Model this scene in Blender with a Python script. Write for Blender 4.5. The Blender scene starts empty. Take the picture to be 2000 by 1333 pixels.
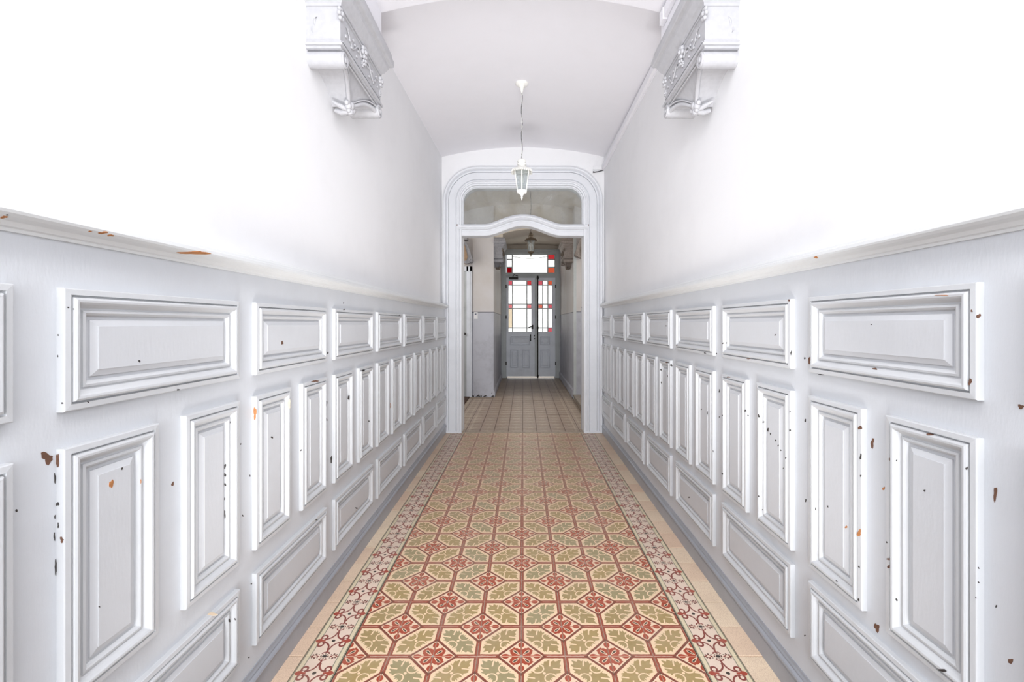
import bpy, math, random
from mathutils import Vector, Matrix
from mathutils.bvhtree import BVHTree
PI = math.pi
SC = bpy.context.scene
COL = SC.collection
random.seed(4)

# ------------------------------------------------------------------ camera, light, exposure
F = 885.0; CX = 1022.0; CY = 632.0; H = 1.283
cam_d = bpy.data.cameras.new('camera')
cam = bpy.data.objects.new('camera', cam_d); COL.objects.link(cam)
cam.location = (0, 0, H); cam.rotation_euler = (PI/2, 0, 0)
cam_d.sensor_width = 36; cam_d.lens = 36*F/2000
cam_d.shift_x = (1000-CX)/2000; cam_d.shift_y = -(666.5-CY)/2000
cam_d.clip_start = 0.05
SC.camera = cam
w = bpy.data.worlds.new('daylight'); SC.world = w; w.use_nodes = True
w.node_tree.nodes['Background'].inputs[0].default_value = (0.93, 0.965, 1.0, 1)
w.node_tree.nodes['Background'].inputs[1].default_value = 1.9
def area(name, loc, rot, sx, sy, power, col):
    d = bpy.data.lights.new(name, 'AREA'); d.shape = 'RECTANGLE'; d.size = sx; d.size_y = sy
    d.energy = power; d.color = col
    o = bpy.data.objects.new(name, d); COL.objects.link(o); o.location = loc; o.rotation_euler = rot
    return o
# unseen fill lights added overhead and near the floor with the open entrance sky further back; added side fill in the stair hall, street daylight
area('entrance_sky', (0, -4.55, 1.65), (PI/2, 0, 0), 1.8, 3.1, 198, (0.95, 0.975, 1.0))
area('overhead_fill', (0, -.2, 3.0), (math.radians(8), 0, 0), .5, 3.0, 32, (1.0, 0.99, 0.98))
o = area('low_fill', (0, .7, .12), (math.radians(132), 0, 0), 1.2, .3, 14.5, (1.0, 0.99, 0.98)); o.data.spread = math.radians(75)
area('stair_hall_fill', (2.3, 6.7, 2.2), (0, PI/2, 0), 1.6, 1.8, 26, (1.0, 0.98, 0.94))
area('stair_hall_fill_left', (-2.3, 6.6, 2.2), (0, -PI/2, 0), 1.6, 1.8, 27, (1.0, 0.98, 0.94))
area('street_daylight', (0.18, 11.1, 1.9), (-PI/2, 0, 0), 1.2, 1.9, 9, (1.0, 0.96, 0.88))
SC.view_settings.view_transform = 'Standard'; SC.view_settings.look = 'None'
SC.view_settings.gamma = 1.0; SC.view_settings.use_curve_mapping = False
SC.view_settings.exposure = 0.1

# ------------------------------------------------------------------ shader helpers
def lin(c):
    f = lambda v: v/12.92 if v <= .04045 else ((v+.055)/1.055)**2.4
    return tuple(f(v/255) for v in c) + (1,)
NT = None
class E:
    def __init__(s, v): s.v = v
    def __add__(s, o): return M('ADD', s, o)
    __radd__ = __add__
    def __sub__(s, o): return M('SUBTRACT', s, o)
    def __rsub__(s, o): return M('SUBTRACT', o, s)
    def __mul__(s, o): return M('MULTIPLY', s, o)
    __rmul__ = __mul__
    def __truediv__(s, o): return M('DIVIDE', s, o)
    def __neg__(s): return M('MULTIPLY', s, -1.0)
    def __lt__(s, o): return M('LESS_THAN', s, o)
    def __gt__(s, o): return M('GREATER_THAN', s, o)
    def __and__(s, o): return M('MULTIPLY', s, o)
    def __or__(s, o): return M('MAXIMUM', s, o)
def plug(sock, v):
    if isinstance(v, E): v = v.v
    if isinstance(v, bpy.types.NodeSocket): NT.links.new(v, sock)
    else: sock.default_value = v
def M(op, a, b=None, c=None):
    n = NT.nodes.new('ShaderNodeMath'); n.operation = op
    plug(n.inputs[0], a)
    if b is not None: plug(n.inputs[1], b)
    if c is not None: plug(n.inputs[2], c)
    return E(n.outputs[0])
ab = lambda a: M('ABSOLUTE', a)
mn = lambda a, b: M('MINIMUM', a, b)
mx = lambda a, b: M('MAXIMUM', a, b)
sq = lambda a: M('MULTIPLY', a, a)
rt = lambda a: M('SQRT', a)
def mixc(f, a, b):
    n = NT.nodes.new('ShaderNodeMix'); n.data_type = 'RGBA'
    plug(n.inputs[0], f); plug(n.inputs[6], a); plug(n.inputs[7], b)
    return E(n.outputs[2])
def coords(kind='Object'):
    n = NT.nodes.new('ShaderNodeTexCoord'); s = NT.nodes.new('ShaderNodeSeparateXYZ')
    NT.links.new(n.outputs[kind], s.inputs[0])
    return n.outputs[kind], E(s.outputs[0]), E(s.outputs[1]), E(s.outputs[2])
def world_pos():
    n = NT.nodes.new('ShaderNodeNewGeometry'); s = NT.nodes.new('ShaderNodeSeparateXYZ')
    NT.links.new(n.outputs['Position'], s.inputs[0])
    return n.outputs['Position'], E(s.outputs[0]), E(s.outputs[1]), E(s.outputs[2])
def noise(vec, scale, detail=3, rough=.55, stretch=None):
    n = NT.nodes.new('ShaderNodeTexNoise'); n.inputs['Scale'].default_value = scale
    n.inputs['Detail'].default_value = detail; n.inputs['Roughness'].default_value = rough
    if stretch:
        m = NT.nodes.new('ShaderNodeMapping'); m.inputs['Scale'].default_value = stretch
        NT.links.new(vec, m.inputs[0]); vec = m.outputs[0]
    NT.links.new(vec, n.inputs['Vector'])
    return E(n.outputs[0])
def voronoi(vec, scale, feature='F1', out=0):
    n = NT.nodes.new('ShaderNodeTexVoronoi'); n.inputs['Scale'].default_value = scale; n.feature = feature
    NT.links.new(vec, n.inputs['Vector']); return E(n.outputs[out])
def ramp(a, lo, hi):
    n = NT.nodes.new('ShaderNodeMapRange'); plug(n.inputs[0], a)
    n.inputs[1].default_value = lo; n.inputs[2].default_value = hi
    return E(n.outputs[0])
def new_mat(name):
    global NT
    m = bpy.data.materials.new(name); m.use_nodes = True; NT = m.node_tree
    return m, NT.nodes['Principled BSDF']
def bump(p, h, strength, dist):
    n = NT.nodes.new('ShaderNodeBump'); n.inputs['Strength'].default_value = strength
    n.inputs['Distance'].default_value = dist; plug(n.inputs['Height'], h)
    NT.links.new(n.outputs[0], p.inputs['Normal'])

def simple(name, rgb, rough=.5, metal=0.0, var=0.04, scale=20, bmp=0.15):
    m, p = new_mat(name); vec, x, y, z = world_pos()
    n = noise(vec, scale, 4)
    c = lin(rgb); d = tuple(v*(1-var*3) for v in c[:3]) + (1,)
    plug(p.inputs['Base Color'], mixc(ramp(n, .4, .75), c, d))
    p.inputs['Roughness'].default_value = rough; p.inputs['Metallic'].default_value = metal
    if bmp: bump(p, n, bmp, .003)
    return m
def plaster(name, rgb, dirt=(205, 205, 205), amt=.25):
    m, p = new_mat(name); vec, x, y, z = world_pos()
    n1 = noise(vec, 1.6, 5, .6); n2 = noise(vec, 9, 5, .6); n3 = noise(vec, 160, 2)
    f = ramp(n1*.7+n2*.3, .46, .72)*amt
    plug(p.inputs['Base Color'], mixc(f, lin(rgb), lin(dirt)))
    p.inputs['Roughness'].default_value = .75
    bump(p, n2*.6+n3*.08, .35, .006)
    return m
def paint(name, rgb, chips=.0, rough=.42, dirt=.3):
    """old gloss paint: brush strokes, grime, sparse dark nicks"""
    m, p = new_mat(name); vec, x, y, z = world_pos()
    st = noise(vec, 30, 3, .6, (1, 4, 1)); n1 = noise(vec, 3.0, 5, .65); n2 = noise(vec, 60, 3)
    c = mixc(ramp(n1, .48, .8)*dirt, lin(rgb), lin(tuple(v*.86 for v in rgb)))
    if chips > 0:
        v = voronoi(vec, 16); big = noise(vec, 2.3, 2)
        spot = (v + ramp(n2, .3, .7)*.03) < (ramp(big, .45, .75)*chips)
        c = mixc(spot, c, lin((96, 68, 54)))
    plug(p.inputs['Base Color'], c)
    p.inputs['Roughness'].default_value = rough
    bump(p, st*.35+n1*.8+n2*.12, .30, .004)
    return m

M_WALL = plaster('wall_plaster', (243, 243, 245), (222, 222, 224))
M_CEIL = plaster('ceiling_plaster', (242, 241, 246), (230, 230, 234))
M_STUC = simple('stucco_white', (190, 190, 194), .6, var=.03, scale=40, bmp=.3)
M_BOARD = paint('wainscot_paint', (211, 214, 219), .035)
M_MOULD = paint('moulding_paint', (205, 207, 210), .05)
M_FIELD = paint('panel_paint', (208, 210, 214), .03)
M_RAIL = paint('rail_paint', (224, 226, 227), .02)
M_BASE = paint('baseboard_paint', (160, 163, 170), .03, rough=.32, dirt=.6)
M_ARCH = paint('door_frame_paint', (226, 228, 233), .025)
M_DOOR = paint('far_door_paint', (226, 231, 240), .05, dirt=.6)
M_DFRM = paint('far_frame_paint', (186, 191, 192), .07, dirt=.8)
M_IRON = simple('dark_iron', (46, 42, 40), .5, .6)
M_BRONZE = simple('brown_metal', (92, 80, 66), .45, .5)
M_LANT = simple('white_enamel', (244, 243, 238), .35, bmp=0)
M_CABLE = simple('grey_cable', (88, 88, 92), .5)
M_WOOD = simple('bare_wood', (190, 128, 78), .7, var=.12, scale=60)
M_BROWN = simple('old_brown_primer', (112, 78, 60), .7, var=.12, scale=60)
M_DARK = simple('dark_gap', (60, 55, 52), .7, var=.12, scale=60)
M_OCHRE = simple('brown_paint_bare', (165, 138, 112), .7, var=.12, scale=30)
M_SOOT = simple('sooty_stucco', (120, 108, 98), .7, var=.15, scale=60)
M_GROUT = simple('grout', (158, 144, 130), .8, var=.1, scale=50)
M_PAPER = simple('paper', (235, 235, 238), .8, bmp=0)
M_INK = simple('ink', (70, 80, 110), .8, bmp=0)
M_STEP = simple('stone_step', (150, 140, 130), .6, var=.12, scale=14)
M_PAVE = simple('street_paving', (200, 196, 190), .8)

def hall_wall():
    m, p = new_mat('hall_two_tone_paint'); vec, x, y, z = world_pos()
    n1 = noise(vec, 2.2, 5, .6); n2 = noise(vec, 14, 4, .6)
    up = mixc(ramp(n1, .42, .72)*.45, lin((202, 199, 200)), lin((184, 174, 162)))
    lo = mixc(ramp(n1*.6+n2*.4, .45, .68)*.6, lin((186, 188, 198)), lin((150, 150, 158)))
    c = mixc(z < 1.475, up, lo)
    c = mixc((ab(z-1.478) < .006), c, lin((96, 98, 108)))
    c = mixc((z < .12) & (n2*.7+z*1.6 < .335), c, lin((60, 56, 56)))
    plug(p.inputs['Base Color'], c)
    p.inputs['Roughness'].default_value = .6
    bump(p, n2, .3, .004); return m
M_HALL = hall_wall()
M_HCEIL = plaster('hall_ceiling_paint', (205, 196, 184), (180, 168, 154), .5)

def pane_mat(name, col, haze=.25, gloss=.06):
    m, p = new_mat(name); NT.nodes.remove(p)
    out = [n for n in NT.nodes if n.type == 'OUTPUT_MATERIAL'][0]
    t = NT.nodes.new('ShaderNodeBsdfTransparent'); t.inputs[0].default_value = col
    tr = NT.nodes.new('ShaderNodeBsdfTranslucent'); tr.inputs[0].default_value = col
    d = NT.nodes.new('ShaderNodeBsdfDiffuse'); d.inputs[0].default_value = tuple(v*.8 for v in col[:3])+(1,)
    g = NT.nodes.new('ShaderNodeBsdfGlossy'); g.inputs['Roughness'].default_value = .04
    vec, x, y, z = world_pos()
    n = noise(vec, 6, 4, .6)
    def mx2(f, a, b):
        s = NT.nodes.new('ShaderNodeMixShader'); plug(s.inputs[0], f)
        NT.links.new(a, s.inputs[1]); NT.links.new(b, s.inputs[2]); return s.outputs[0]
    hz = mx2(.5, tr.outputs[0], d.outputs[0])
    a = mx2(ramp(n, .25, .75)*haze, t.outputs[0], hz)
    lw = NT.nodes.new('ShaderNodeFresnel'); lw.inputs[0].default_value = 1.45
    a = mx2(E(lw.outputs[0])*gloss*10, a, g.outputs[0])
    NT.links.new(a, out.inputs[0]); return m
M_GLASS = pane_mat('transom_glass', (.86, .88, .88, 1), .34, .1)
M_LGLASS = pane_mat('lantern_glass', (.93, .95, .95, 1), .3, .06)
M_PCLEAR = pane_mat('frosted_clear_pane', (.98, .97, .94, 1), .25, .05)
M_PRED = pane_mat('red_pane', (.36, .022, .045, 1), .25, .05)
M_PPINK = pane_mat('pink_pane', (.60, .24, .27, 1), .25, .05)
M_PCOR = pane_mat('coral_pane', (.56, .13, .14, 1), .25, .05)
M_PORA = pane_mat('orange_pane', (.60, .24, .16, 1), .25, .05)
M_PAMB = pane_mat('amber_pane', (.62, .54, .42, 1), .25, .05)

# --- encaustic floor tile: leaves and corner diamonds
TS = .17
def tile_finish(p, c, vec, n_dirt, joint):
    """worn centre, duller far end, soft gloss"""
    plug(p.inputs['Base Color'], c)
    fine = noise(vec, 90, 3)
    plug(p.inputs['Roughness'], ramp(fine, .2, .8)*.2+.30)
    bump(p, fine*.3+n_dirt*.5, .18, .003)
def field_mat():
    m, p = new_mat('leaf_tile'); _, x, y, z = coords('Object'); vec, wx, wy, wz = world_pos()
    wob = noise(vec, 60, 2)
    u = x/TS+(wob-.5)*.018; v = y/TS+(noise(vec, 55, 2)-.5)*.018
    sg = M('SIGN', u+v+.0001)
    U = u*sg; V = v*sg
    a = .5-U; b = .5-V
    D = a+b
    inv = 1/math.sqrt(2)
    pd = D*inv; qd = ab(a-b)*inv
    r = rt(sq(a)+sq(b))
    au = ab(u); av = ab(v)
    cream = lin((250, 220, 182)); redb = lin((150, 76, 56)); red = lin((176, 72, 44)); dark = lin((84, 72, 58))
    oi = NT.nodes.new('ShaderNodeObjectInfo'); rnd = E(oi.outputs['Random'])
    g1 = mixc(rnd > .74, lin((176, 148, 94)), lin((160, 148, 110)))
    g1 = mixc((rnd < .35), g1, lin((168, 142, 92)))
    green = mixc(noise(vec, 40, 3), g1, mixc(.5, g1, lin((188, 170, 126))))
    # leaf body
    ang = M('ARCTAN2', v, u)
    jag = M('SINE', ang*26.0)*.020+M('SINE', ang*11.0+1.0)*.012
    body = (mn(mn(.5-au-.122, .5-av-.122), (D-.675)*.7) > (jag+.015))
    # two notches of each big lobe, in the half that is folded by 180 degrees turning (top left / bottom right)
    s2 = M('SIGN', v-u+.0001); P = u*s2; Q = v*s2     # big lobe now towards P<0, Q>0
    notch1 = (ab(P+.12-(Q-.3)*.15) < .017) & (Q > .20)
    notch2 = (ab(Q-.14+(P+.3)*.15) < .017) & (P < -.20)
    # round small lobes toward the diamonds
    cr = rt(sq(U-.135)+sq(V-.135))
    arcs = (ab(cr-.125) < .015) & ((U+V) < .27) & ((U+V) > .06)
    dot = (sq(u)+sq(v)) < .0011
    gap = (ab(U-V) > .16) & (ab(U-V) < .20) & ((U+V) > .20)
    leafcut = mx(mx(mx(notch1, notch2), arcs), mx(dot, gap))
    c = mixc(body*(1.0-leafcut), cream, green)
    # brown-red bands along the joints
    edge = mn(.5-au, .5-av)
    c = mixc((edge < .060), c, redb)
    c = mixc((edge < .034) & (edge > .020), c, lin((176, 96, 72)))
    c = mixc((edge < .011), c, lin((212, 176, 158)))
    # diamond
    inner = D < .495
    band = (D < .578)
    c = mixc(band, c, mixc(ramp(D, .49, .578), lin((116, 72, 54)), lin((150, 76, 58))))
    dm = lin((248, 218, 188))
    # loop petal on the diagonal
    t = (pd-.05)/.215
    wl = M('MULTIPLY', .052, rt(mx(t*(1.0-t)*4.0, 0.0)))*(t*.75+.3)
    loop = (qd < wl) & (pd > .05) & (pd < .268)
    ldark = (qd < (wl-.017)) & (pd > .09) & (pd < .25)
    near = qd-wl
    redz = ((near < .082) & (pd < .315) & (pd > .03)) | (r < .215)
    ax = mn(a, b); al = mx(a, b)
    ta = (al-.27)/.175
    leaf = (ax < (M('MULTIPLY', .070, rt(mx(ta*(1.0-ta)*4.0, 0.0))))) & (al > .27) & (al < .445)
    stem = (ax < .022) & (al < .36)
    slit = (ab(al-ax*1.3-.215) < .012) & (ax > .02) & (ax < .12)
    dcol = mixc(redz | leaf | stem, dm, red)
    dcol = mixc(slit, dcol, dm)
    dcol = mixc(loop, dcol, dm)
    dcol = mixc(ldark, dcol, dark)
    dcol = mixc((ax < .010), dcol, lin((214, 170, 146)))
    dcol = mixc((r < .035), dcol, lin((206, 196, 184)))
    c = mixc(inner, c, dcol)
    # worn patches down to the grey body, scattered dust
    nd = noise(vec, 5, 5, .65)
    wear = (noise(vec, 13, 3, .5)*.75+ramp(r, .0, .30)*-.12) > .505
    c = mixc(wear*.75, c, lin((186, 176, 166)))
    c = mixc(ramp(nd, .45, .75)*.25, c, lin((196, 178, 160)))
    c = mixc(ramp(wy, 2.0, 4.8)*.60, c, lin((178, 152, 128)))  # colour blends to dull tan toward the far end
    tile_finish(p, c, vec, nd, edge); return m
def border_mat():
    m, p = new_mat('scroll_border_tile'); _, x, y, z = coords('Object'); vec, wx, wy, wz = world_pos()
    u = x/.157+(noise(vec, 60, 2)-.5)*.012; v = y/TS+(noise(vec, 55, 2)-.5)*.012
    a = ab(u); b = ab(v)
    ground = mixc(noise(vec, 220, 2), lin((236, 214, 196)), lin((248, 226, 206)))
    c = mixc((a > .355), ground, lin((232, 218, 186)))
    c = mixc((ab(a-.345) < .013), c, lin((152, 146, 124)))
    c = mixc((a > .452), c, lin((150, 144, 122)))
    c = mixc((a > .484), c, lin((66, 62, 52)))
    redb = lin((140, 66, 56)); red = lin((174, 74, 56)); dk = lin((58, 50, 44))
    def ring(cx, cy, r, wd): return ab(rt(sq(a-cx)+sq(b-cy))-r) < wd
    arc = ring(.245, .275, .225, .021) & (a < .26) & (b < .29)
    stem = (a < .024) & (b > .27) & (b < .40)
    out = ring(.02, .44, .07, .016) & (b < .43) & (b > .36)
    hook = ring(.275, .115, .068, .023) & (b > .06)
    arm = (b < .022+(a-.2)*.08) & (a > .20) & (a < .34)
    tip = ((sq(a-.365)/.0060+sq(b)/.0045) < 1.0) | ((ab(a-.39)+b*1.1 < .075))
    c = mixc(arc | stem | out | hook, c, redb)
    c = mixc(arm | tip, c, red)
    c = mixc((sq(a)/.0022+sq(b)/.0018) < 1.0, c, dk)
    # dotted flower on the joint
    e = .5-b
    d0 = (sq(a)/.0032+sq(e)/.0016) < 1.0
    rr = rt(sq(a)+sq(e)*1.4); ang = M('ARCTAN2', e, a)
    d1 = (ab(rr-.085) < .018) & (M('SINE', ang*10.0) > .1)
    d2 = (ab(e-(.02+M('SINE', a*34.0)*.02)) < .012) & (a > .13) & (a < .34)
    d3 = (ab(a-.22)+ab(e-.065) < .03) | (ab(a-.29)+ab(e-.045) < .026) | (ab(a-.15)+ab(e-.05) < .02)
    c = mixc(d1 | d3, c, lin((110, 76, 64)))
    c = mixc(d2, c, redb)
    c = mixc(d0, c, dk)
    nd = noise(vec, 5, 5, .65)
    c = mixc(ramp(nd, .45, .75)*.25, c, lin((186, 168, 150)))
    c = mixc(ramp(wy, 2.2, 4.8)*.55, c, lin((144, 126, 112)))  # border colour turns darker and duller toward the far end
    tile_finish(p, c, vec, nd, a); return m
def plain_mat():
    m, p = new_mat('speckled_beige_tile'); vec, wx, wy, wz = world_pos()
    oi = NT.nodes.new('ShaderNodeObjectInfo'); rnd = E(oi.outputs['Random'])
    base = mixc(rnd, lin((253, 234, 206)), lin((240, 210, 184)))
    ed = voronoi(vec, 190, 'DISTANCE_TO_EDGE')
    c = mixc((ed < .09), base, mixc(.34, base, lin((186, 146, 116))))
    nd = noise(vec, 6, 4)
    c = mixc(ramp(nd, .45, .75)*.2, c, lin((188, 160, 136)))
    c = mixc(ramp(wy, 2.4, 5.0)*.5, c, lin((146, 126, 112)))  # edge tiles get darker and duller toward the far end
    tile_finish(p, c, vec, nd, nd); return m
def hall_tile_mat():
    m, p = new_mat('hall_tile'); vec, wx, wy, wz = world_pos()
    fu = M('FRACT', (wx+.008+17.0)/TS); fv = M('FRACT', (wy-1.7455+17.0)/TS)
    fu = ab(fu-.5); fv = ab(fv-.5)
    n = noise(vec, 30, 4, .7); nd = noise(vec, 3, 5, .6)
    c = mixc(n, lin((172, 152, 136)), lin((146, 126, 110)))
    c = mixc((fu+fv < .32) & (n > .5), c, lin((178, 164, 144)))
    c = mixc(((ab(fu-.22) < .03) | (ab(fv-.22) < .03))*.25, c, lin((170, 154, 134)))
    bord = ab(wx-.0) > .62
    chk = (ab(fu-.25) < .07) | (ab(fv-.25) < .07) | (fu > .44)
    c = mixc(bord*.7*chk, c, lin((192, 178, 160)))
    c = mixc((mx(fu, fv) > .468), c, lin((116, 92, 78)))
    c = mixc(ramp(nd, .4, .7)*.4, c, lin((128, 112, 98)))
    plug(p.inputs['Base Color'], c)
    plug(p.inputs['Roughness'], ramp(n, .2, .8)*.2+.32)
    bump(p, n, .2, .003); return m
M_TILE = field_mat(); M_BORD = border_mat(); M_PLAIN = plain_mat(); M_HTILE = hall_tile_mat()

# ------------------------------------------------------------------ mesh helpers
class MB:
    def __init__(s): s.v = []; s.f = []; s.m = []; s.sm = []
    def add(s, vs, fs, mi=0, smooth=False):
        o = len(s.v); s.v += [tuple(q) for q in vs]
        for f in fs: s.f.append(tuple(i+o for i in f)); s.m.append(mi); s.sm.append(smooth)
    def box(s, x0, x1, y0, y1, z0, z1, mi=0):
        s.add([(x, y, z) for x in (x0, x1) for y in (y0, y1) for z in (z0, z1)],
              [(0, 1, 3, 2), (4, 6, 7, 5), (0, 4, 5, 1), (2, 3, 7, 6), (0, 2, 6, 4), (1, 5, 7, 3)], mi)
    def rings(s, rings, closed=True, cap0=False, cap1=False, mi=0, smooth=False):
        n = len(rings[0]); vs = [q for r in rings for q in r]; fs = []
        for i in range(len(rings)-1):
            for j in range(n if closed else n-1):
                k = (j+1) % n
                fs.append((i*n+j, i*n+k, (i+1)*n+k, (i+1)*n+j))
        s.add(vs, fs, mi, smooth)
        if cap0: s.add(rings[0], [tuple(range(n))[::-1]], mi)
        if cap1: s.add(rings[-1], [tuple(range(n))], mi)
    def lathe(s, c, prof, n=24, mi=0, axis='z', smooth=True, caps=True):
        R = []
        for (r, h) in prof:
            R.append([orient(c, r*math.cos(2*PI*k/n), r*math.sin(2*PI*k/n), h, axis) for k in range(n)])
        s.rings(R, True, caps, caps, mi, smooth)
    def tube(s, pts, r, n=8, mi=0, smooth=True):
        R = []
        for i, q in enumerate(pts):
            a = Vector(pts[max(i-1, 0)]); b = Vector(pts[min(i+1, len(pts)-1)])
            t = (b-a).normalized()
            up = Vector((0, 0, 1)) if abs(t.z) < .9 else Vector((1, 0, 0))
            e1 = t.cross(up).normalized(); e2 = t.cross(e1)
            rr = r[i] if isinstance(r, (list, tuple)) else r
            R.append([Vector(q)+e1*rr*math.cos(2*PI*k/n)+e2*rr*math.sin(2*PI*k/n) for k in range(n)])
        s.rings(R, True, True, True, mi, smooth)
    def ball(s, c, rx, ry, rz, n=10, mi=0):
        R = []
        for i in range(1, n//2+1):
            th = PI*i/(n//2+1)
            R.append([(c[0]+rx*math.sin(th)*math.cos(2*PI*k/n), c[1]+ry*math.sin(th)*math.sin(2*PI*k/n), c[2]-rz*math.cos(th)) for k in range(n)])
        s.rings(R, True, True, True, mi, True)
    def profile_y(s, prof, y0, y1, mi=0, smooth=False):
        """polyline (x,z) extruded along Y, ends closed"""
        s.rings([[(x, y0, z) for x, z in prof], [(x, y1, z) for x, z in prof]], True, True, True, mi, smooth)
    def mesh(s, name, mats):
        me = bpy.data.meshes.new(name); me.from_pydata(s.v, [], s.f)
        for mt in mats: me.materials.append(mt)
        me.polygons.foreach_set('material_index', s.m); me.polygons.foreach_set('use_smooth', s.sm)
        me.update(); return me
    def obj(s, name, mats, parent=None, loc=(0, 0, 0)):
        if not isinstance(mats, (list, tuple)): mats = [mats]
        o = bpy.data.objects.new(name, s.mesh(name, mats)); COL.objects.link(o)
        o.location = loc
        if parent: o.parent = parent
        return o
def orient(c, a, b, h, axis):
    if axis == 'z': return (c[0]+a, c[1]+b, c[2]+h)
    if axis == 'x': return (c[0]+h, c[1]+a, c[2]+b)
    return (c[0]+a, c[1]+h, c[2]+b)
def tag(o, label, cat, kind=None, group=None):
    o['label'] = label; o['category'] = cat
    if kind: o['kind'] = kind
    if group: o['group'] = group
    return o
def empty(name, loc=(0, 0, 0)):
    o = bpy.data.objects.new(name, None); COL.objects.link(o); o.location = loc
    o.empty_display_size = .1
    return o
def inst(name, mesh, parent, loc, rz=0.0):
    o = bpy.data.objects.new(name, mesh); COL.objects.link(o); o.location = loc
    o.rotation_euler = (0, 0, rz); o.parent = parent; return o
def sweep(path, prof, mi=0, smooth=False):
    """path: (x,z) points; prof: (n,y) with n to the left normal of the path; returns MB ring list"""
    R = []
    for i, (x, z) in enumerate(path):
        a = path[max(i-1, 0)]; b = path[min(i+1, len(path)-1)]
        def nrm(p, q):
            dx, dz = q[0]-p[0], q[1]-p[1]; L = math.hypot(dx, dz) or 1; return (-dz/L, dx/L)
        n1 = nrm(a, (x, z)) if i > 0 else nrm((x, z), b); n2 = nrm((x, z), b) if i < len(path)-1 else n1
        nx, nz = n1[0]+n2[0], n1[1]+n2[1]; L = math.hypot(nx, nz); nx /= L; nz /= L
        k = 1/max(.5, nx*n1[0]+nz*n1[1])
        R.append([(x+nx*n*k, y, z+nz*n*k) for n, y in prof])
    return R

# ------------------------------------------------------------------ dimensions of the passage
XL, XR = -.958, .952          # plaster walls
WL, WR = -.915, .935          # face of the wainscot boards
YB, YA = -4.5, 5.33           # open entrance behind the camera, doorway wall
def z_spring(y): return 3.24-.043*(YA-max(y, 2.0))
def vault(x, y, x0=XL, x1=XR, rise=.115):
    t = (x-(x0+x1)/2)/((x1-x0)/2); return z_spring(y)+rise*(1-t*t)

# ------------------------------------------------------------------ floor
floor = MB(); floor.box(-1.0, 1.0, YB, 5.36, -.12, -.004)
floor = floor.obj('floor', M_GROUT)
tag(floor, 'patterned cement tile floor of the panelled passage with leaf and diamond tiles', 'floor', 'structure')
def tile_mesh(name, sx, sy, m, g=.0009):
    b = MB(); e = .0016; h = .012
    x, y = sx/2-g, sy/2-g
    b.rings([[(-x, -y, -h), (x, -y, -h), (x, y, -h), (-x, y, -h)], [(-x, -y, -e*.5), (x, -y, -e*.5), (x, y, -e*.5), (-x, y, -e*.5)],
             [(-x+e, -y+e, 0), (x-e, -y+e, 0), (x-e, y-e, 0), (-x+e, y-e, 0)]], True, False, True)
    return b.mesh(name, [m])
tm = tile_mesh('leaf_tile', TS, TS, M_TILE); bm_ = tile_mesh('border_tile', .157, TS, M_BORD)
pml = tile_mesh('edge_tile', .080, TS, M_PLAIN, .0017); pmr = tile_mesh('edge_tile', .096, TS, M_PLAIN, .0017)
X0 = -.008; Y0 = 1.7455
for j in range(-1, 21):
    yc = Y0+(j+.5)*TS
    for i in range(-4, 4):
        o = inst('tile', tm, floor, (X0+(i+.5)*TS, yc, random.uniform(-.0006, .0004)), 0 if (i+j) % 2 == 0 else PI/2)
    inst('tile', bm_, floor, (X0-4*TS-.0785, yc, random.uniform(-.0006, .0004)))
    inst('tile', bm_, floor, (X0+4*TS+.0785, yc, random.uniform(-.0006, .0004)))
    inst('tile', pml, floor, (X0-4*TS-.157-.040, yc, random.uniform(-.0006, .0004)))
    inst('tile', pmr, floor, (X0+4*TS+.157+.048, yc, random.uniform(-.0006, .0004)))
# rows behind and beside the viewer, outside the picture: joined
b = MB()
def flat_tile(b, x0, x1, y0, y1, g=.0009, z=0.0):
    e = .0016; x0 += g; x1 -= g; y0 += g; y1 -= g
    b.rings([[(x0, y0, z-.012), (x1, y0, z-.012), (x1, y1, z-.012), (x0, y1, z-.012)], [(x0, y0, z-e*.5), (x1, y0, z-e*.5), (x1, y1, z-e*.5), (x0, y1, z-e*.5)],
             [(x0+e, y0+e, z), (x1-e, y0+e, z), (x1-e, y1-e, z), (x0+e, y1-e, z)]], True, False, True)
for j in range(-36, -1):
    for i in range(-4, 4): flat_tile(b, X0+i*TS, X0+(i+1)*TS, Y0+j*TS, Y0+(j+1)*TS)
# grey threshold strip under the doorway
ts = MB(); ts.box(-.92, .94, Y0+21*TS-.012, Y0+21*TS+.03, -.012, .004)
ts.obj('threshold_strip', simple('threshold_stone', (176, 162, 146), .55, var=.1), floor)

# hall floor (structure) with joined tiles
hf = MB(); hf.box(-2.6, 2.6, 5.36, 7.9, -.12, -.004); hf.box(-.6, .95, 7.9, 11.0, -.12, -.004)
hf = hf.obj('floor', M_GROUT)
tag(hf, 'worn brownish square tile floor of the dim hall beyond the arched doorway', 'floor', 'structure')
b = MB(); rows = int((10.72-5.345)/TS)
near_mesh = tile_mesh('hall_tile', TS, TS, M_HTILE)
ys = Y0+21*TS+.03
for j in range(rows):
    y0 = ys+j*TS; y1 = y0+TS
    if y1 > 10.74: break
    for i in range(-15, 15):
        x0 = X0+i*TS; x1 = x0+TS
        if y1 > 7.75 and not (x0 > -.60 and x1 < .95): continue
        if x0 < -2.5 or x1 > 2.5: continue
        if -5 <= i <= 4 and j < 20:
            inst('tile', near_mesh, hf, ((x0+x1)/2, (y0+y1)/2, random.uniform(-.0012, .0006)))
        else: flat_tile(b, x0, x1, y0, y1)
ho = b.obj('tile_field', M_HTILE, hf); ho['kind'] = 'stuff'

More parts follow.
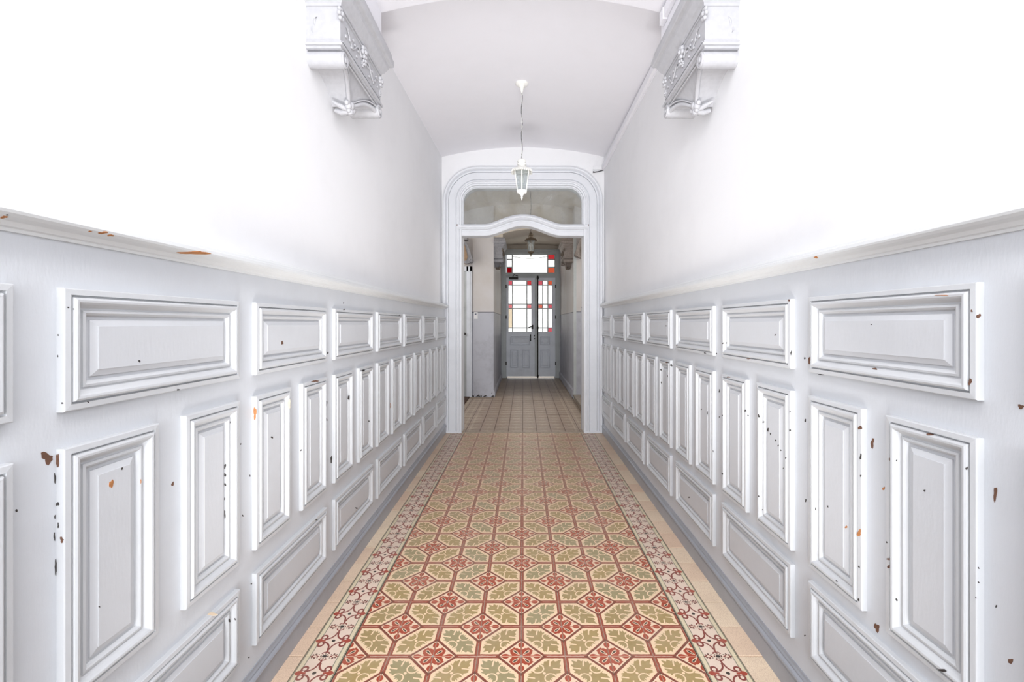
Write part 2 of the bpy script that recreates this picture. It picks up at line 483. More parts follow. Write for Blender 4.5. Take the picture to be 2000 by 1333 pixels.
# ------------------------------------------------------------------ walls with the wainscot
def panel_meshes(w_, h_, sgn):
    """local: Y along the wall, Z up, thickness toward the passage (sgn)"""
    def ring(d, t): return [(sgn*t, d, d), (sgn*t, w_-d, d), (sgn*t, w_-d, h_-d), (sgn*t, d, h_-d)]
    fr = MB()
    prof = [(0, 0), (0, .0135), (.002, .0155), (.013, .0165), (.0142, .0095), (.0165, .0095), (.0185, .0185), (.0225, .0205),
            (.027, .0200), (.031, .0165), (.0345, .0115), (.039, .0070), (.0425, .0065), (.0435, .0100), (.0485, .0110), (.052, .0085), (.055, .004), (.055, 0)]
    fr.rings([ring(d, t) for d, t in prof], True)
    pn = MB()
    prof = [(.050, .0008), (.063, .0010), (.0635, .0050), (.0765, .0092), (.077, .0112)]
    pn.rings([ring(d, t) for d, t in prof], True, False, True)
    return fr, pn
def make_wall(side):
    sgn = 1 if side == 'left' else -1
    xw, xb = (XL, WL) if side == 'left' else (XR, WR)
    p0 = .888 if side == 'left' else .919
    pw = .553 if side == 'left' else .545
    if side == 'left': rows = [(1.108, 1.353), (.517, 1.036), (.195, .438)]; zr = 1.446
    else: rows = [(1.126, 1.367), (.500, 1.050), (.200, .452)]; zr = 1.458
    # plaster wall: slab with gently uneven face
    b = MB(); out = xw-sgn*.22
    b.rings([[(xw, YB, 0), (xw, YA, 0), (xw, YA, z_spring(YA)+.03), (xw, 2.0, z_spring(2.0)+.03), (xw, YB, z_spring(YB)+.03)],
             [(out, YB, 0), (out, YA, 0), (out, YA, z_spring(YA)+.03), (out, 2.0, z_spring(2.0)+.03), (out, YB, z_spring(YB)+.03)]], True, True, True)
    wl = b.obj('wall_'+side, M_WALL)
    tag(wl, 'white plaster wall above grey wooden wainscot, on the %s side of the passage' % side, 'wall', 'structure')
    b = MB(); b.box(min(xw, xb), max(xw, xb), YB, YA-.002, 0, zr+.01)
    for z in (rows[0][0]-.036, rows[1][0]-.038):         # rails tongue lines
        pass
    bd = b.obj('wainscot_board', M_BOARD, wl)
    # vertical board joints
    cache = {}
    geo = []
    def place(y0, w_, z0, z1):
        key = (round(w_, 4), round(z1-z0, 4))
        if key not in cache:
            fr, pn = panel_meshes(w_, z1-z0, sgn)
            cache[key] = (fr, fr.mesh('panel_moulding', [M_MOULD]), pn, pn.mesh('panel', [M_FIELD]))
        fr, frm, pn, pnm = cache[key]
        loc = (xb, y0, z0)
        o = inst('panel', pnm, wl, loc)
        q = inst('panel_moulding', frm, o, (0, 0, 0))
        geo.append((fr, loc)); geo.append((pn, loc))
    for k in range(-3, 7):
        y0 = p0+.64*k
        place(y0, pw, *rows[0]); place(y0, pw, *rows[2])
        vw = .232
        place(y0, vw, *rows[1]); place(y0+pw-vw, vw, *rows[1])
    # dado rail
    s = sgn
    prof = [(0, 0), (.006, 0), (.008, .006), (.014, .008), (.020, .016), (.034, .021), (.042, .026), (.044, .031), (.042, .040), (.036, .043), (.033, .050),
            (.020, .054), (.012, .062), (-.010, .066), (-.030, .072), (-.043, .072), (-.043, .0)]
    b = MB(); b.profile_y([(xb+s*x, zr+z) for x, z in prof], YB, YA-.045, smooth=False)
    rail = b.obj('trim_1' if side == 'left' else 'trim_2', M_RAIL)
    tag(rail, 'moulded white dado rail capping the grey wainscot on the %s wall' % side, 'dado rail', 'structure')
    geo.append((b, (0, 0, 0)))
    # baseboard
    fx = -.905 if side == 'left' else .923
    d = abs(fx-xb)
    prof = [(0, .118), (.004, .118), (.006, .110), (.010, .104), (.010, .098), (.018, .094), (.021, .088), (.018, .080), (.012, .076), (.010, .070), (d, .066), (d+.002, .010), (d+.002, 0), (0, 0)]
    b = MB(); b.profile_y([(xb+s*x, z) for x, z in prof], YB, YA-.045)
    o = b.obj('baseboard_'+side, M_BASE)
    tag(o, 'blue-grey scuffed baseboard along the foot of the %s wainscot' % side, 'baseboard', 'structure')
    bb = MB(); bb.box(min(xw, xb), max(xw, xb), YB, YA, 0, zr)
    geo.append((bb, (0, 0, 0)))
    return wl, geo
wall_l, geo_l = make_wall('left'); wall_r, geo_r = make_wall('right')

# ------------------------------------------------------------------ ceiling vault
def vault_obj(name, x0, x1, y0, y1, fz, mat, nx=28, ny=6, th=.1):
    b = MB(); R = []
    for j in range(ny+1):
        y = y0+(y1-y0)*j/ny
        lo = [(x0+(x1-x0)*i/nx, y, fz(x0+(x1-x0)*i/nx, y)) for i in range(nx+1)]
        R.append(lo+[(x1, y, lo[-1][2]+.5), (x0, y, lo[0][2]+.5)])
    b.rings(R, True, True, True, 0, False)
    for i in range(len(b.sm)): b.sm[i] = True
    o = b.obj(name, mat)
    return o
def auto(o, deg=30):
    me = o.data
    try: me.set_sharp_from_angle(angle=math.radians(deg))
    except Exception: pass
ceil = vault_obj('ceiling', XL, XR, YB, YA, vault, M_CEIL); auto(ceil)
tag(ceil, 'pale grey shallow vaulted ceiling over the panelled passage', 'ceiling', 'structure')

# transverse arch with its two piers standing on the corbels
PL, PR = -.800, .778
def arch_z(x, spring=3.036, rise=.101, a=PL, c=PR):
    t = (x-(a+c)/2)/((c-a)/2); return spring+rise*(1-t*t)
def arch_band(name, y0, y1, xl, xr, pl, pr, zc, az, topz, mat, label):
    b = MB(); n = 28
    xs = [pl+(pr-pl)*i/n for i in range(n+1)]
    loop = [(xl, zc), (pl, zc)]+[(x, az(x)) for x in xs]+[(pr, zc), (xr, zc)]
    top = [(xr, topz), (xl, topz)]
    R = [[(x, y0, z) for x, z in loop+top], [(x, y1, z) for x, z in loop+top]]
    b.rings(R, True)
    # front/back faces as strips
    for y in (y0, y1):
        b.add([(xl, y, zc), (pl, y, zc), (pl, y, topz), (xl, y, topz)], [(0, 1, 2, 3)])
        b.add([(pr, y, zc), (xr, y, zc), (xr, y, topz), (pr, y, topz)], [(0, 1, 2, 3)])
        vs = [(x, y, az(x)) for x in xs]+[(x, y, topz) for x in xs]
        b.add(vs, [(i, i+1, n+2+i, n+1+i) for i in range(n)])
    o = b.obj(name, mat); tag(o, label, 'arch', 'structure'); return o
arch_band('trim_3', 2.0, 2.556, XL-.01, XR+.01, PL, PR, 2.862, arch_z, 3.34, M_CEIL,
          'shallow white transverse arch spanning the passage on its two scrolled corbels')

# ------------------------------------------------------------------ corbels
def make_corbel(sg, mats):
    """local: x=0 at the wall, +sg*x into the passage, y 0 (near) .. .56 (far), z=0 underside of frieze"""
    root = empty('corbel')
    X = lambda v: sg*v
    L = .56; P = .15
    # cornice: stepped moulding that returns at both ends
    prof = [(.150, .150), (.156, .152), (.158, .165), (.168, .175), (.185, .205), (.190, .222), (.206, .228), (.210, .232), (.212, .262), (.205, .270), (.200, .300), (.192, .312), (.185, .332)]
    b = MB(); R = []
    for px, z in prof:
        e = px-.150
        R.append([(X(0), -e, z), (X(px), -e, z), (X(px), L+e, z), (X(0), L+e, z)])
    b.rings(R, True, True, True); b.obj('cornice', mats[0], root)
    # frieze block with sunk panel frame
    b = MB(); b.box(X(0), X(P), 0, L, 0, .152)
    b.box(X(P-.004), X(P+.006), .02, L-.02, .134, .140); b.box(X(P-.004), X(P+.006), .02, L-.02, .006, .012)
    for z0, z1, e in ((-.012, .0, .006), (-.022, -.012, .012), (-.034, -.022, .004)):
        b.box(X(0), X(P+e), -e, L+e, z0, z1)
    # crescent on the near and far end of the frieze
    for yy in (-.001, L+.001):
        pts = [(X(.075+.038*math.cos(t)), yy, .080+.040*math.sin(t)) for t in [PI*.75+i*.16 for i in range(8)]]
        b.tube(pts, [.001+.0035*math.sin(PI*i/7) for i in range(8)], 6)
        pts = [(X(.055+.03*math.cos(t)), yy, .055+.030*math.sin(t)) for t in [PI*.9+i*.16 for i in range(7)]]
        b.tube(pts, [.001+.0025*math.sin(PI*i/6) for i in range(7)], 6)
    b.obj('frieze', mats[0], root)
    # rolls (volutes) at both ends with spiral eyes
    for yc, dr in ((.035, 1), (L-.035, -1)):
        b = MB(); r = .036; zc = -.066
        b.lathe((X(0) if sg > 0 else X(P+.004), yc, zc), [(r, 0), (r, P+.004)], 20, 0, 'x')
        b.lathe((X(P+.004), yc, zc), [(.034, -.002*sg), (.034, .006*sg), (.026, .009*sg), (.022, .004*sg)], 18, 0, 'x')
        b.ball((X(P+.008), yc, zc), .008, .013, .013, 10)
        sp = []
        for i in range(26):
            t = i*.42; rr = .033*(1-i/30)
            sp.append((X(P+.009), yc+dr*rr*math.cos(t), zc+rr*math.sin(t)))
        b.tube(sp, .0035, 6)
        b.obj('volute', mats[0], root)
    # sloping console body between the volutes: face leans back to a central drop
    n = 24; b = MB(); T = []; B = []; W = []
    def prof_y(y):
        t = (y-L/2)/(L/2-.045); t = max(-1, min(1, t)); q = abs(t)
        # depth of lower edge below the frieze and how far it stands out
        z = -.165+.085*(1-(1-q)**1.6)-.02*math.sin(PI*q)*(-1)
        x = .075+.070*(q**.8)
        return x, z
    ys_ = [.045+(L-.09)*i/n for i in range(n+1)]
    R = []
    for y in ys_:
        x, z = prof_y(y)
        R.append([(X(0), y, -.03), (X(P-.012), y, -.03), (X(P-.012-.004), y, -.038), (X((x+P)/2-.012), y, (z-.038)/2), (X(x), y, z+.004), (X(0), y, z+.008)])
    b.rings(R, True, True, True, 0, False)
    b.obj('console_body', mats[0], root)
    # raised triangular rib and lower curved band
    b = MB()
    band = []
    for y in ys_:
        x, z = prof_y(y); band.append((X(x+.002), y, z))
    b.tube(band, .011, 8)
    b.tube([(X(q[0]*sg+.010), q[1], q[2]+.020) for q in band[1:-1]], .004, 6)
    b.tube([(X(P-.006), .07, -.045), (X(P-.006), L-.07, -.045)], .0045, 6)
    b.obj('rib', mats[0], root)
    # central drop of leaves
    b = MB(); yc = L/2; x, z = prof_y(yc)
    for k, (dy, dz, rr) in enumerate([(0, .012, .024), (-.026, .000, .019), (.026, .0, .019), (0, -.018, .017), (-.018, -.016, .013), (.018, -.016, .013), (-.045, .008, .013), (.045, .008, .013)]):
        b.ball((X(x+.012), yc+dy, z+dz), rr*.9, rr, rr, 10)
    b.tube([(X(x-.002), yc, z-.012), (X(x*.6), yc, z-.020), (X(.012), yc, z-.010)], [.018, .016, .010], 10)
    for s_ in (-1, 1):
        b.tube([(X(x), yc+s_*.01, z-.010), (X(x*.75), yc+s_*.035, z-.006), (X(.02), yc+s_*.055, z+.010)], [.012, .013, .005], 8)
    b.obj('leaf_drop', mats[1], root)
    # carved flowers and foliage on the frieze
    b = MB(); rnd = random.Random(7)
    def flower(y, z, x=P, s=1.0, n=6):
        b.ball((X(x+.010*s), y, z), .010*s, .010*s, .010*s, 8)
        for k in range(n):
            t = 2*PI*k/n+.3
            b.ball((X(x+.006*s), y+.017*s*math.cos(t), z+.017*s*math.sin(t)), .008*s, .010*s, .010*s, 8)
    flower(-.002, .118, P-.004, 1.15); flower(L+.002, .118, P-.004, 1.15)
    flower(L/2, .115, P, 1.3); flower(L/2+.012, .078, P, .9); flower(L/2-.010, .052, P, .6)
    flower(L-.006, .05, P-.004, .7)
    for s_ in (-1, 1):
        pts = [(X(P+.004), L/2+s_*(.03+i*.018), .075+.026*math.sin(i*.75)) for i in range(12)]
        b.tube(pts, [.0055-.0003*i for i in range(12)], 6)
        for i in range(9):
            y = L/2+s_*(.045+i*.022); z = .072+.03*math.sin(i*1.9+1)
            b.ball((X(P+.003), y, z), .005, .010+.003*rnd.random(), .006+.003*rnd.random(), 8)
    b.obj('carved_flowers', mats[1], root)
    return root
ZF = 2.530
c1 = make_corbel(1, [M_STUC, M_STUC]); c1.location = (XL, 2.0, ZF)
tag(c1, 'white stucco corbel with scrolls and flowers high on the left passage wall', 'corbel')
c2 = make_corbel(-1, [M_STUC, M_STUC]); c2.location = (XR, 2.0, ZF)
tag(c2, 'white stucco corbel with scrolls and flowers high on the right passage wall', 'corbel')

# conduit box and cover strip under the right ceiling edge
b = MB(); b.profile_y([(XR, 3.075), (XR-.010, 3.073), (XR-.012, 3.080), (XR-.030, 3.083), (XR-.034, 3.130), (XR-.020, 3.150), (XR, 3.152)], 2.66, YA)
o = b.obj('trim_4', M_CEIL); tag(o, 'narrow boxed cover strip under the ceiling edge above the right wall', 'cover strip', 'structure')
b = MB(); b.box(PR-.022, PR-.001, 2.0, 2.48, 2.93, 2.985); b.box(PR-.026, PR-.001, 2.44, 2.50, 2.925, 2.99)
o = b.obj('trim_5', M_CEIL); tag(o, 'short boxed cable cover on the right arch pier above the corbel', 'cable cover', 'structure')

# ------------------------------------------------------------------ wall with the arched doorway
OL, OR_, OT, RAD = -.7235, .7115, 2.900, .185
def opening_path(inset=0.0, bottom=0.0, n=10):
    l, r, t, R = OL+inset, OR_-inset, OT-inset, max(.02, RAD-inset*.3)
    p = [(r, bottom), (r, t-R)]
    for i in range(1, n): a = (PI/2)*i/n; p.append((r-R+R*math.cos(a), t-R+R*math.sin(a)))
    p += [(r-R, t), (l+R, t)]
    for i in range(1, n): a = PI/2+(PI/2)*i/n; p.append((l+R+R*math.cos(a), t-R+R*math.sin(a)))
    p += [(l, t-R), (l, bottom)]
    return p
WT = .17
b = MB()
b.box(XL-.2, OL-.01, YA, YA+WT, 0, 3.5); b.box(OR_+.01, XR+.2, YA, YA+WT, 0, 3.5)
xs = [OL-.01+(OR_-OL+.02)*i/40 for i in range(41)]
def ot(x):
    if x < OL+RAD: q = OL+RAD-x; return OT-RAD+math.sqrt(max(0, RAD**2-min(q, RAD)**2))+.012
    if x > OR_-RAD: q = x-OR_+RAD; return OT-RAD+math.sqrt(max(0, RAD**2-min(q, RAD)**2))+.012
    return OT+.012
R = [[(x, YA, ot(x)), (x, YA+WT, ot(x)), (x, YA+WT, 3.5), (x, YA, 3.5)] for x in xs]
b.rings(R, True, True, True)
o = b.obj('wall_back', M_WALL)
tag(o, 'white wall at the end of the passage around the arched doorway', 'wall', 'structure')

d1 = empty('door_1', (0, YA, 0))
tag(d1, 'white moulded doorway frame with rounded corners and curved transom light', 'doorway', 'structure')
def par(mb, name, mat, parent=d1):
    return mb.obj(name, mat, parent, (-parent.location[0], -parent.location[1], -parent.location[2]))
path = opening_path()
path_r = [(x, z) for x, z in path][::-1]     # going up the left, over, down the right: left normal points outward
prof = [(-.002, YA+WT+.01), (-.002, YA-.028), (.000, YA-.034), (.018, YA-.036), (.0185, YA-.022), (.023, YA-.022), (.0235, YA-.030), (.036, YA-.034), (.040, YA-.040), (.054, YA-.040), (.060, YA-.034), (.064, YA-.018),
        (.070, YA-.018), (.0705, YA-.026), (.148, YA-.026), (.1485, YA-.014), (.153, YA-.014), (.1535, YA-.034), (.164, YA-.036), (.168, YA-.022), (.174, YA-.022), (.180, YA-.034), (.190, YA-.048), (.206, YA-.050), (.214, YA-.044), (.216, YA+.0)]
b = MB(); b.rings(sweep(path_r, prof), False, False, False); par(b, 'architrave', M_ARCH)
# plinth blocks
for x0, x1 in ((OL-.178, OL+.002), (OR_-.002, OR_+.185)):
    b = MB(); b.box(x0, x1, YA-.038, YA+.0, 0, .022); par(b, 'plinth', M_ARCH)
# rebate on hall side
b = MB(); b.rings(sweep(path_r, [(-.004, YA+WT), (-.004, YA+WT+.035), (.09, YA+WT+.035), (.09, YA+WT)]), True); par(b, 'hall_side_casing', M_HALL)
# transom bar
CXD = (OL+OR_)/2+.006
def bumpf(x): 
    q = abs(x-CXD)/.47
    return 0 if q >= 1 else .5*(1+math.cos(PI*q))
ZT, ZB_ = 2.449, 2.307
tb = []
for i in range(61):
    x = OL+(OR_-OL)*i/60; tb.append((x, ZB_+.117*bumpf(x)))
prof = [(0, YA+.10), (0, YA-.020), (.004, YA-.026), (.050, YA-.026), (.056, YA-.020), (.066, YA-.022), (.074, YA-.038), (.082, YA-.044), (.090, YA-.040), (.096, YA-.048), (.110, YA-.050),
        (.116, YA-.036), (.122, YA-.036), (.130, YA-.022), (.142, YA-.010), (.142, YA+.10)]
b = MB(); b.rings(sweep(tb, prof), True, True, True); par(b, 'transom_bar', M_ARCH)
b = MB()
for x in (OL-.048, OR_+.048): b.ball((x, YA-.045, 2.432), .007, .006, .009, 8)
par(b, 'corner_knob', M_BROWN)
for s_, x in ((-1, OL), (1, OR_)):
    b = MB(); b.box(min(x, x+s_*.045), max(x, x+s_*.045), YA-.046, YA-.02, 2.385, 2.436); b.box(min(x, x+s_*.035), max(x, x+s_*.035), YA-.052, YA-.02, 2.402, 2.420)
    par(b, 'bar_return', M_ARCH)
# glazing bead round the light
tp = [q for q in opening_path(.0, ZT) if True][::-1]
b = MB(); b.rings(sweep(tp, [(0, YA+.06), (0, YA-.006), (-.012, YA-.004), (-.018, YA+.010), (-.022, YA+.012), (-.022, YA+.06)]), True, True, True); par(b, 'glazing_bead', M_ARCH)
# glass
b = MB(); n = 60; lo = []; hi = []
for i in range(n+1):
    x = OL+.004+(OR_-OL-.008)*i/n
    lo.append((x, ZB_+.13+.117*bumpf(x))); hi.append((x, min(OT-.004, ot(x)-.016)))
fs = []; vs = [(x, YA+.030, z) for x, z in lo]+[(x, YA+.030, z) for x, z in hi]+[(x, YA+.034, z) for x, z in lo]+[(x, YA+.034, z) for x, z in hi]
m_ = n+1
for i in range(n): fs += [(i, i+1, m_+i+1, m_+i), (2*m_+i, 3*m_+i, 3*m_+i+1, 2*m_+i+1)]
b.add(vs, fs); par(b, 'pane', M_GLASS)
# cable from the cover strip to the frame
b = MB(); b.tube([(XR-.004, YA-.012, 3.085), (XR-.06, YA-.012, 3.068), (XR-.135, YA-.055, 3.040)], .006, 8); b.tube([(XR-.135, YA-.055, 3.040), (XR-.132, YA-.055, 3.052)], .009, 8)
o = b.obj('cable', M_CABLE); tag(o, 'short dark cable running from the right ceiling strip to the doorway frame', 'cable')
b = MB(); b.box(XR-.13, XR-.002, YA-.016, YA, 3.092, 3.13)
o = b.obj('trim_6', M_WALL); tag(o, 'rough white plaster patch right above the doorway corner', 'plaster patch', 'structure')

# ------------------------------------------------------------------ lanterns
def make_lantern(metal, chain_mat, top_z, drop):
    """origin at the ceiling; drop = distance to lantern top"""
    root = empty('lantern')
    b = MB(); b.lathe((0, 0, 0), [(.052, 0), (.052, -.010), (.044, -.018), (.030, -.024), (.018, -.034), (.014, -.055), (.008, -.075), (.004, -.080)], 24); b.obj('ceiling_rose', metal, root)
    # chain of links with cable threaded
    b = MB(); z = -.078; k = 0
    while z > -drop+.01:
        r1, r2 = .0045, .011
        pts = []
        for i in range(9):
            t = 2*PI*i/8
            q = (r1*math.cos(t), 0, r2*math.sin(t)) if k % 2 == 0 else (0, r1*math.cos(t), r2*math.sin(t))
            pts.append((q[0], q[1], z-r2+q[2]))
        b.tube(pts, .0013, 5); z -= .0195; k += 1
    b.obj('chain', metal, root)
    b = MB(); pts = []
    for i in range(14):
        t = i/13; pts.append((.005*math.sin(t*17), .004*math.cos(t*13), -.07-(drop-.07)*t))
    b.tube(pts, .0032, 6); b.obj('wire', chain_mat, root)
    def hexr(r, z, tw=PI/6): return [(r*math.cos(PI*k/3+tw), r*math.sin(PI*k/3+tw), z) for k in range(6)]
    t0 = -drop
    b = MB(); b.lathe((0, 0, t0), [(.006, .012), (.012, .006), (.022, 0), (.036, -.008), (.037, -.016), (.031, -.020), (.031, -.028), (.038, -.033), (.038, -.044), (.034, -.048), (.036, -.068)], 20)
    b.rings([hexr(.036, t0-.062), hexr(.060, t0-.072), hexr(.082, t0-.082), hexr(.094, t0-.096), hexr(.092, t0-.098), hexr(.078, t0-.088), hexr(.050, t0-.078)], True, True, True)
    # scalloped brim
    for k in range(6):
        a0 = PI*k/3+PI/6; a1 = a0+PI/3
        for j in range(5):
            t = (j+.5)/5; c = Vector((math.cos(a0), math.sin(a0), 0)).lerp(Vector((math.cos(a1), math.sin(a1), 0)), t)*.0935
            b.ball((c.x, c.y, t0-.103), .0075, .0075, .009, 6)
    b.obj('lantern_roof', metal, root)
    zt, zb = t0-.088, t0-.262; ra, rb_ = .068, .042
    b = MB()
    b.rings([hexr(ra+.004, zt), hexr(ra+.004, zt-.010), hexr(ra-.006, zt-.010), hexr(ra-.006, zt)], True)
    T = hexr(ra, zt); Bm = hexr(rb_, zb)
    for k in range(6): b.tube([T[k], Bm[k]], .0048, 6)
    b.rings([hexr(rb_-.006, zb+.004), hexr(rb_+.006, zb+.004), hexr(rb_+.007, zb-.006), hexr(rb_-.002, zb-.018), hexr(.026, zb-.024), hexr(.012, zb-.034)], True, True, True)
    b.obj('frame', metal, root)
    for k in range(6):
        k2 = (k+1) % 6; b = MB(); s = .955
        q = [Vector(T[k])*1, Vector(T[k2]), Vector(Bm[k2]), Vector(Bm[k])]
        c = sum(q, Vector())/4; nrm = Vector((c.x, c.y, 0)).normalized()*.0012
        b.add([v-nrm for v in q]+[v+nrm for v in q], [(0, 1, 2, 3), (7, 6, 5, 4), (0, 4, 5, 1), (1, 5, 6, 2), (2, 6, 7, 3), (3, 7, 4, 0)])
        b.obj('pane', M_LGLASS, root)
    b = MB(); b.lathe((0, 0, 0), [(.010, zb+.002), (.010, zb+.060), (.008, zb+.064)], 12); b.lathe((0, 0, 0), [(.008, zb+.064), (.018, zb+.080), (.022, zb+.098), (.018, zb+.116), (.006, zb+.126)], 14)
    b.obj('bulb', simple('bulb_white', (238, 238, 236), .3, bmp=0) if not bpy.data.materials.get('bulb_white') else bpy.data.materials['bulb_white'], root)
    b = MB(); b.lathe((0, 0, zb), [(.010, -.030), (.012, -.038), (.007, -.044), (.009, -.054), (.004, -.066), (.002, -.078)], 12); b.obj('finial', metal, root)
    return root
YL = 3.78; zc = vault(-.012, YL)
l1 = make_lantern(M_LANT, M_CABLE, zc, zc-2.650); l1.location = (-.012, YL, zc-.001)
for ch in l1.children:
    if ch.name.startswith(('chain', 'wire', 'ceiling_rose')): continue
tag(l1, 'white hexagonal glass lantern hanging on a chain from the passage ceiling', 'lantern')

# ------------------------------------------------------------------ the stair hall beyond
YH = 7.88
def hvault(x, y): 
    t = (x-.0)/1.3; return 3.37-.22*min(1.0, abs(t))**2
o = vault_obj('ceiling', -2.6, 2.6, YA+WT, YH+.02, hvault, M_HCEIL, 40, 3); auto(o)
tag(o, 'tan shallow vaulted ceiling of the stair hall seen through the transom glass', 'ceiling', 'structure')
b = MB(); b.box(-2.8, -2.6, YA, YH+.2, -.12, 3.4); o = b.obj('wall_hall_left', M_HALL); tag(o, 'two-tone painted outer wall on the left of the stair hall', 'wall', 'structure')
b = MB(); b.box(2.6, 2.8, YA, YH+.2, -.12, 3.4); o = b.obj('wall_hall_right', M_HALL); tag(o, 'two-tone painted outer wall on the right of the stair hall', 'wall', 'structure')
b = MB(); b.box(-2.8, XL-.2, YA+.01, YA+WT, -.12, 3.5); b.box(XR+.2, 2.8, YA+.01, YA+WT, -.12, 3.5)
o = b.obj('wall_hall_front', M_HALL); tag(o, 'inner side of the doorway wall facing the stair hall', 'wall', 'structure')
# left block with pier; right block; both run back to the street door
XC0, XC1, YD = -.515, .868, 10.72
b = MB(); b.box(-2.7, -.88, YH+.03, YD+.1, -.12, 3.5); b.box(-.88, XC0, YH, YD+.1, -.12, 3.5)
o = b.obj('wall_rear_left', M_HALL); tag(o, 'two-tone grey painted pier and left wall of the narrow rear corridor', 'wall', 'structure')
b = MB(); b.box(XC1, 2.7, YH-.2, YD+.1, -.12, 3.5)
o = b.obj('wall_rear_right', M_HALL); tag(o, 'two-tone grey and cream right wall of the narrow rear corridor', 'wall', 'structure')
# corner boards and baseboards
b = MB(); b.box(XC1-.014, XC1+.03, YH-.214, YH-.17, 0, 2.85)
o = b.obj('trim_7', M_DFRM); tag(o, 'grey vertical corner board where the right corridor wall begins', 'corner board', 'structure')
b = MB(); b.profile_y([(XC0, 0), (XC0+.02, 0), (XC0+.02, .09), (XC0+.008, .11), (XC0, .11)], YH, YD-.06); o = b.obj('baseboard_rear_left', M_HALL); tag(o, 'low painted baseboard on the left of the rear corridor', 'baseboard', 'structure')
b = MB(); b.profile_y([(XC1, 0), (XC1-.025, 0), (XC1-.025, .13), (XC1-.01, .15), (XC1, .15)], YH-.165, YD-.06); o = b.obj('baseboard_rear_right', M_HALL); tag(o, 'low painted baseboard on the right of the rear corridor', 'baseboard', 'structure')
# rear corridor ceiling and arch
b = MB(); R = []
o = vault_obj('ceiling', XC0-.02, XC1+.02, YH+.62, YD+.1, lambda x, y: 3.10+.04*(1-((x-.18)/.7)**2), M_HCEIL, 16, 2); auto(o)
tag(o, 'low cream ceiling of the rear corridor before the street door', 'ceiling', 'structure')
AL, AR = XC0+.158, XC1-.158
arch_band('trim_8', YH+.02, YH+.62, XC0-.01, XC1+.01, AL, AR, 2.782, lambda x: 2.845+.085*(1-((x-(AL+AR)/2)/((AR-AL)/2))**2), 3.42, M_HCEIL,
          'cream arch over the rear corridor resting on a pair of dull corbels')
M_GSTUC = simple('grey_stucco', (150, 150, 156), .6, var=.1, scale=40, bmp=.3)
M_TSTUC = simple('tan_stucco', (150, 140, 134), .6, var=.1, scale=40, bmp=.3)
c3 = make_corbel(1, [M_GSTUC, M_SOOT]); c3.location = (XC0, YH+.04, 2.45)
tag(c3, 'small grey corbel on the left side of the rear corridor arch', 'corbel')
c4 = make_corbel(-1, [M_TSTUC, M_SOOT]); c4.location = (XC1, YH+.04, 2.45)
tag(c4, 'small brownish corbel on the right side of the rear corridor arch', 'corbel')
# second lantern
zc2 = hvault(.11, 6.4)
l2 = make_lantern(M_BRONZE, M_CABLE, zc2, zc2-2.555); l2.location = (.108, 6.4, zc2-.001)
tag(l2, 'brown metal roofed glass lantern hanging in the stair hall before the street door', 'lantern')

# side door in the left hall wall face
d3 = empty('door_3', (-1.09, YH+.03, 0)); tag(d3, 'grey side door and casing half hidden left beyond the arched doorway', 'door', 'structure')
def rel(mb, name, mat, parent): return mb.obj(name, mat, parent, tuple(-v for v in parent.location))
b = MB(); y = YH+.03
b.box(-.985, -.897, y-.05, y, 0, 2.27); b.box(-.955, -.925, y-.062, y, 0, 2.27); b.box(-2.0, -.897, y-.05, y, 2.19, 2.27); b.box(-2.03, -1.94, y-.05, y, 0, 2.27); rel(b, 'casing', M_DOOR, d3)
b = MB(); b.box(-1.94, -.985, y-.028, y, .01, 2.19); rel(b, 'door_leaf', M_DFRM, d3)
b = MB(); b.box(-1.8, -1.07, y-.036, y-.028, .25, .9); b.box(-1.8, -1.07, y-.036, y-.028, 1.05, 2.0); rel(b, 'panel', M_DFRM, d3)
b = MB(); b.lathe((-1.015, y-.028, 1.10), [(.010, 0), (.010, -.04), (.022, -.045), (.022, -.06), (.006, -.066)], 12, 0, 'y'); rel(b, 'knob', M_IRON, d3)
# paper notice on the pier
b = MB(); b.box(-.858, -.792, YH-.004, YH, 1.36, 1.478)
o = b.obj('notice', M_PAPER); tag(o, 'small white paper notice with blue print stuck on the left pier', 'notice')
bb = MB(); bb.box(-.846, -.815, YH-.0052, YH-.004, 1.432, 1.442); bb.box(-.846, -.822, YH-.0052, YH-.004, 1.448, 1.455); bb.box(-.826, -.814, YH-.0052, YH-.004, 1.442, 1.456)
bb.obj('print', M_INK, o)
# scrolled brackets high in the stair hall, cut off by the door frame
def bracket(sx, x, y, z, mats, name, label):
    root = empty(name, (x, y, z)); 
    b = MB()
    def S(v): return sx*v
    out = [(0, .42), (.06, .40), (.13, .30), (.17, .20), (.205, .08), (.19, .03), (.15, .0), (.10, -.01), (.05, .02), (0, .06)]
    for y0, y1, mi in ((0, .05, 0), (.05, .15, 1)):
        k = 0 if mi == 0 else .02
        R = [[(S(max(0, a-k)), y0, c) for a, c in out], [(S(max(0, a-k)), y1, c) for a, c in out]]
        b.rings(R, True, True, True, mi)
    R = [[(S(max(0, a*.62)), -.008, .04+c*.86) for a, c in out], [(S(max(0, a*.62)), 0, .04+c*.86) for a, c in out]]
    b.rings(R, True, True, True, 1)
    b.obj('bracket_body', mats, root)
    b = MB(); b.lathe((S(.172), -.012, .055), [(.036, 0), (.040, .02), (.040, .17), (.030, .18)], 16, 0, 'y'); b.ball((S(.172), -.014, .055), .014, .010, .014, 8)
    b.lathe((S(.09), -.006, .025), [(.026, 0), (.030, .02), (.030, .16)], 14, 0, 'y'); b.obj('scroll', mats[0], root)
    b = MB(); b.box(min(S(0), S(.12)), max(S(0), S(.12)), -.01, .17, .40, .45); b.obj('abacus', mats[0], root)
    tag(root, label, 'bracket'); return root
bracket(1, -1.075, YH-.17, 2.31, [M_GSTUC, M_OCHRE], 'bracket', 'grey and bare brown scrolled bracket above the left side door in the hall')
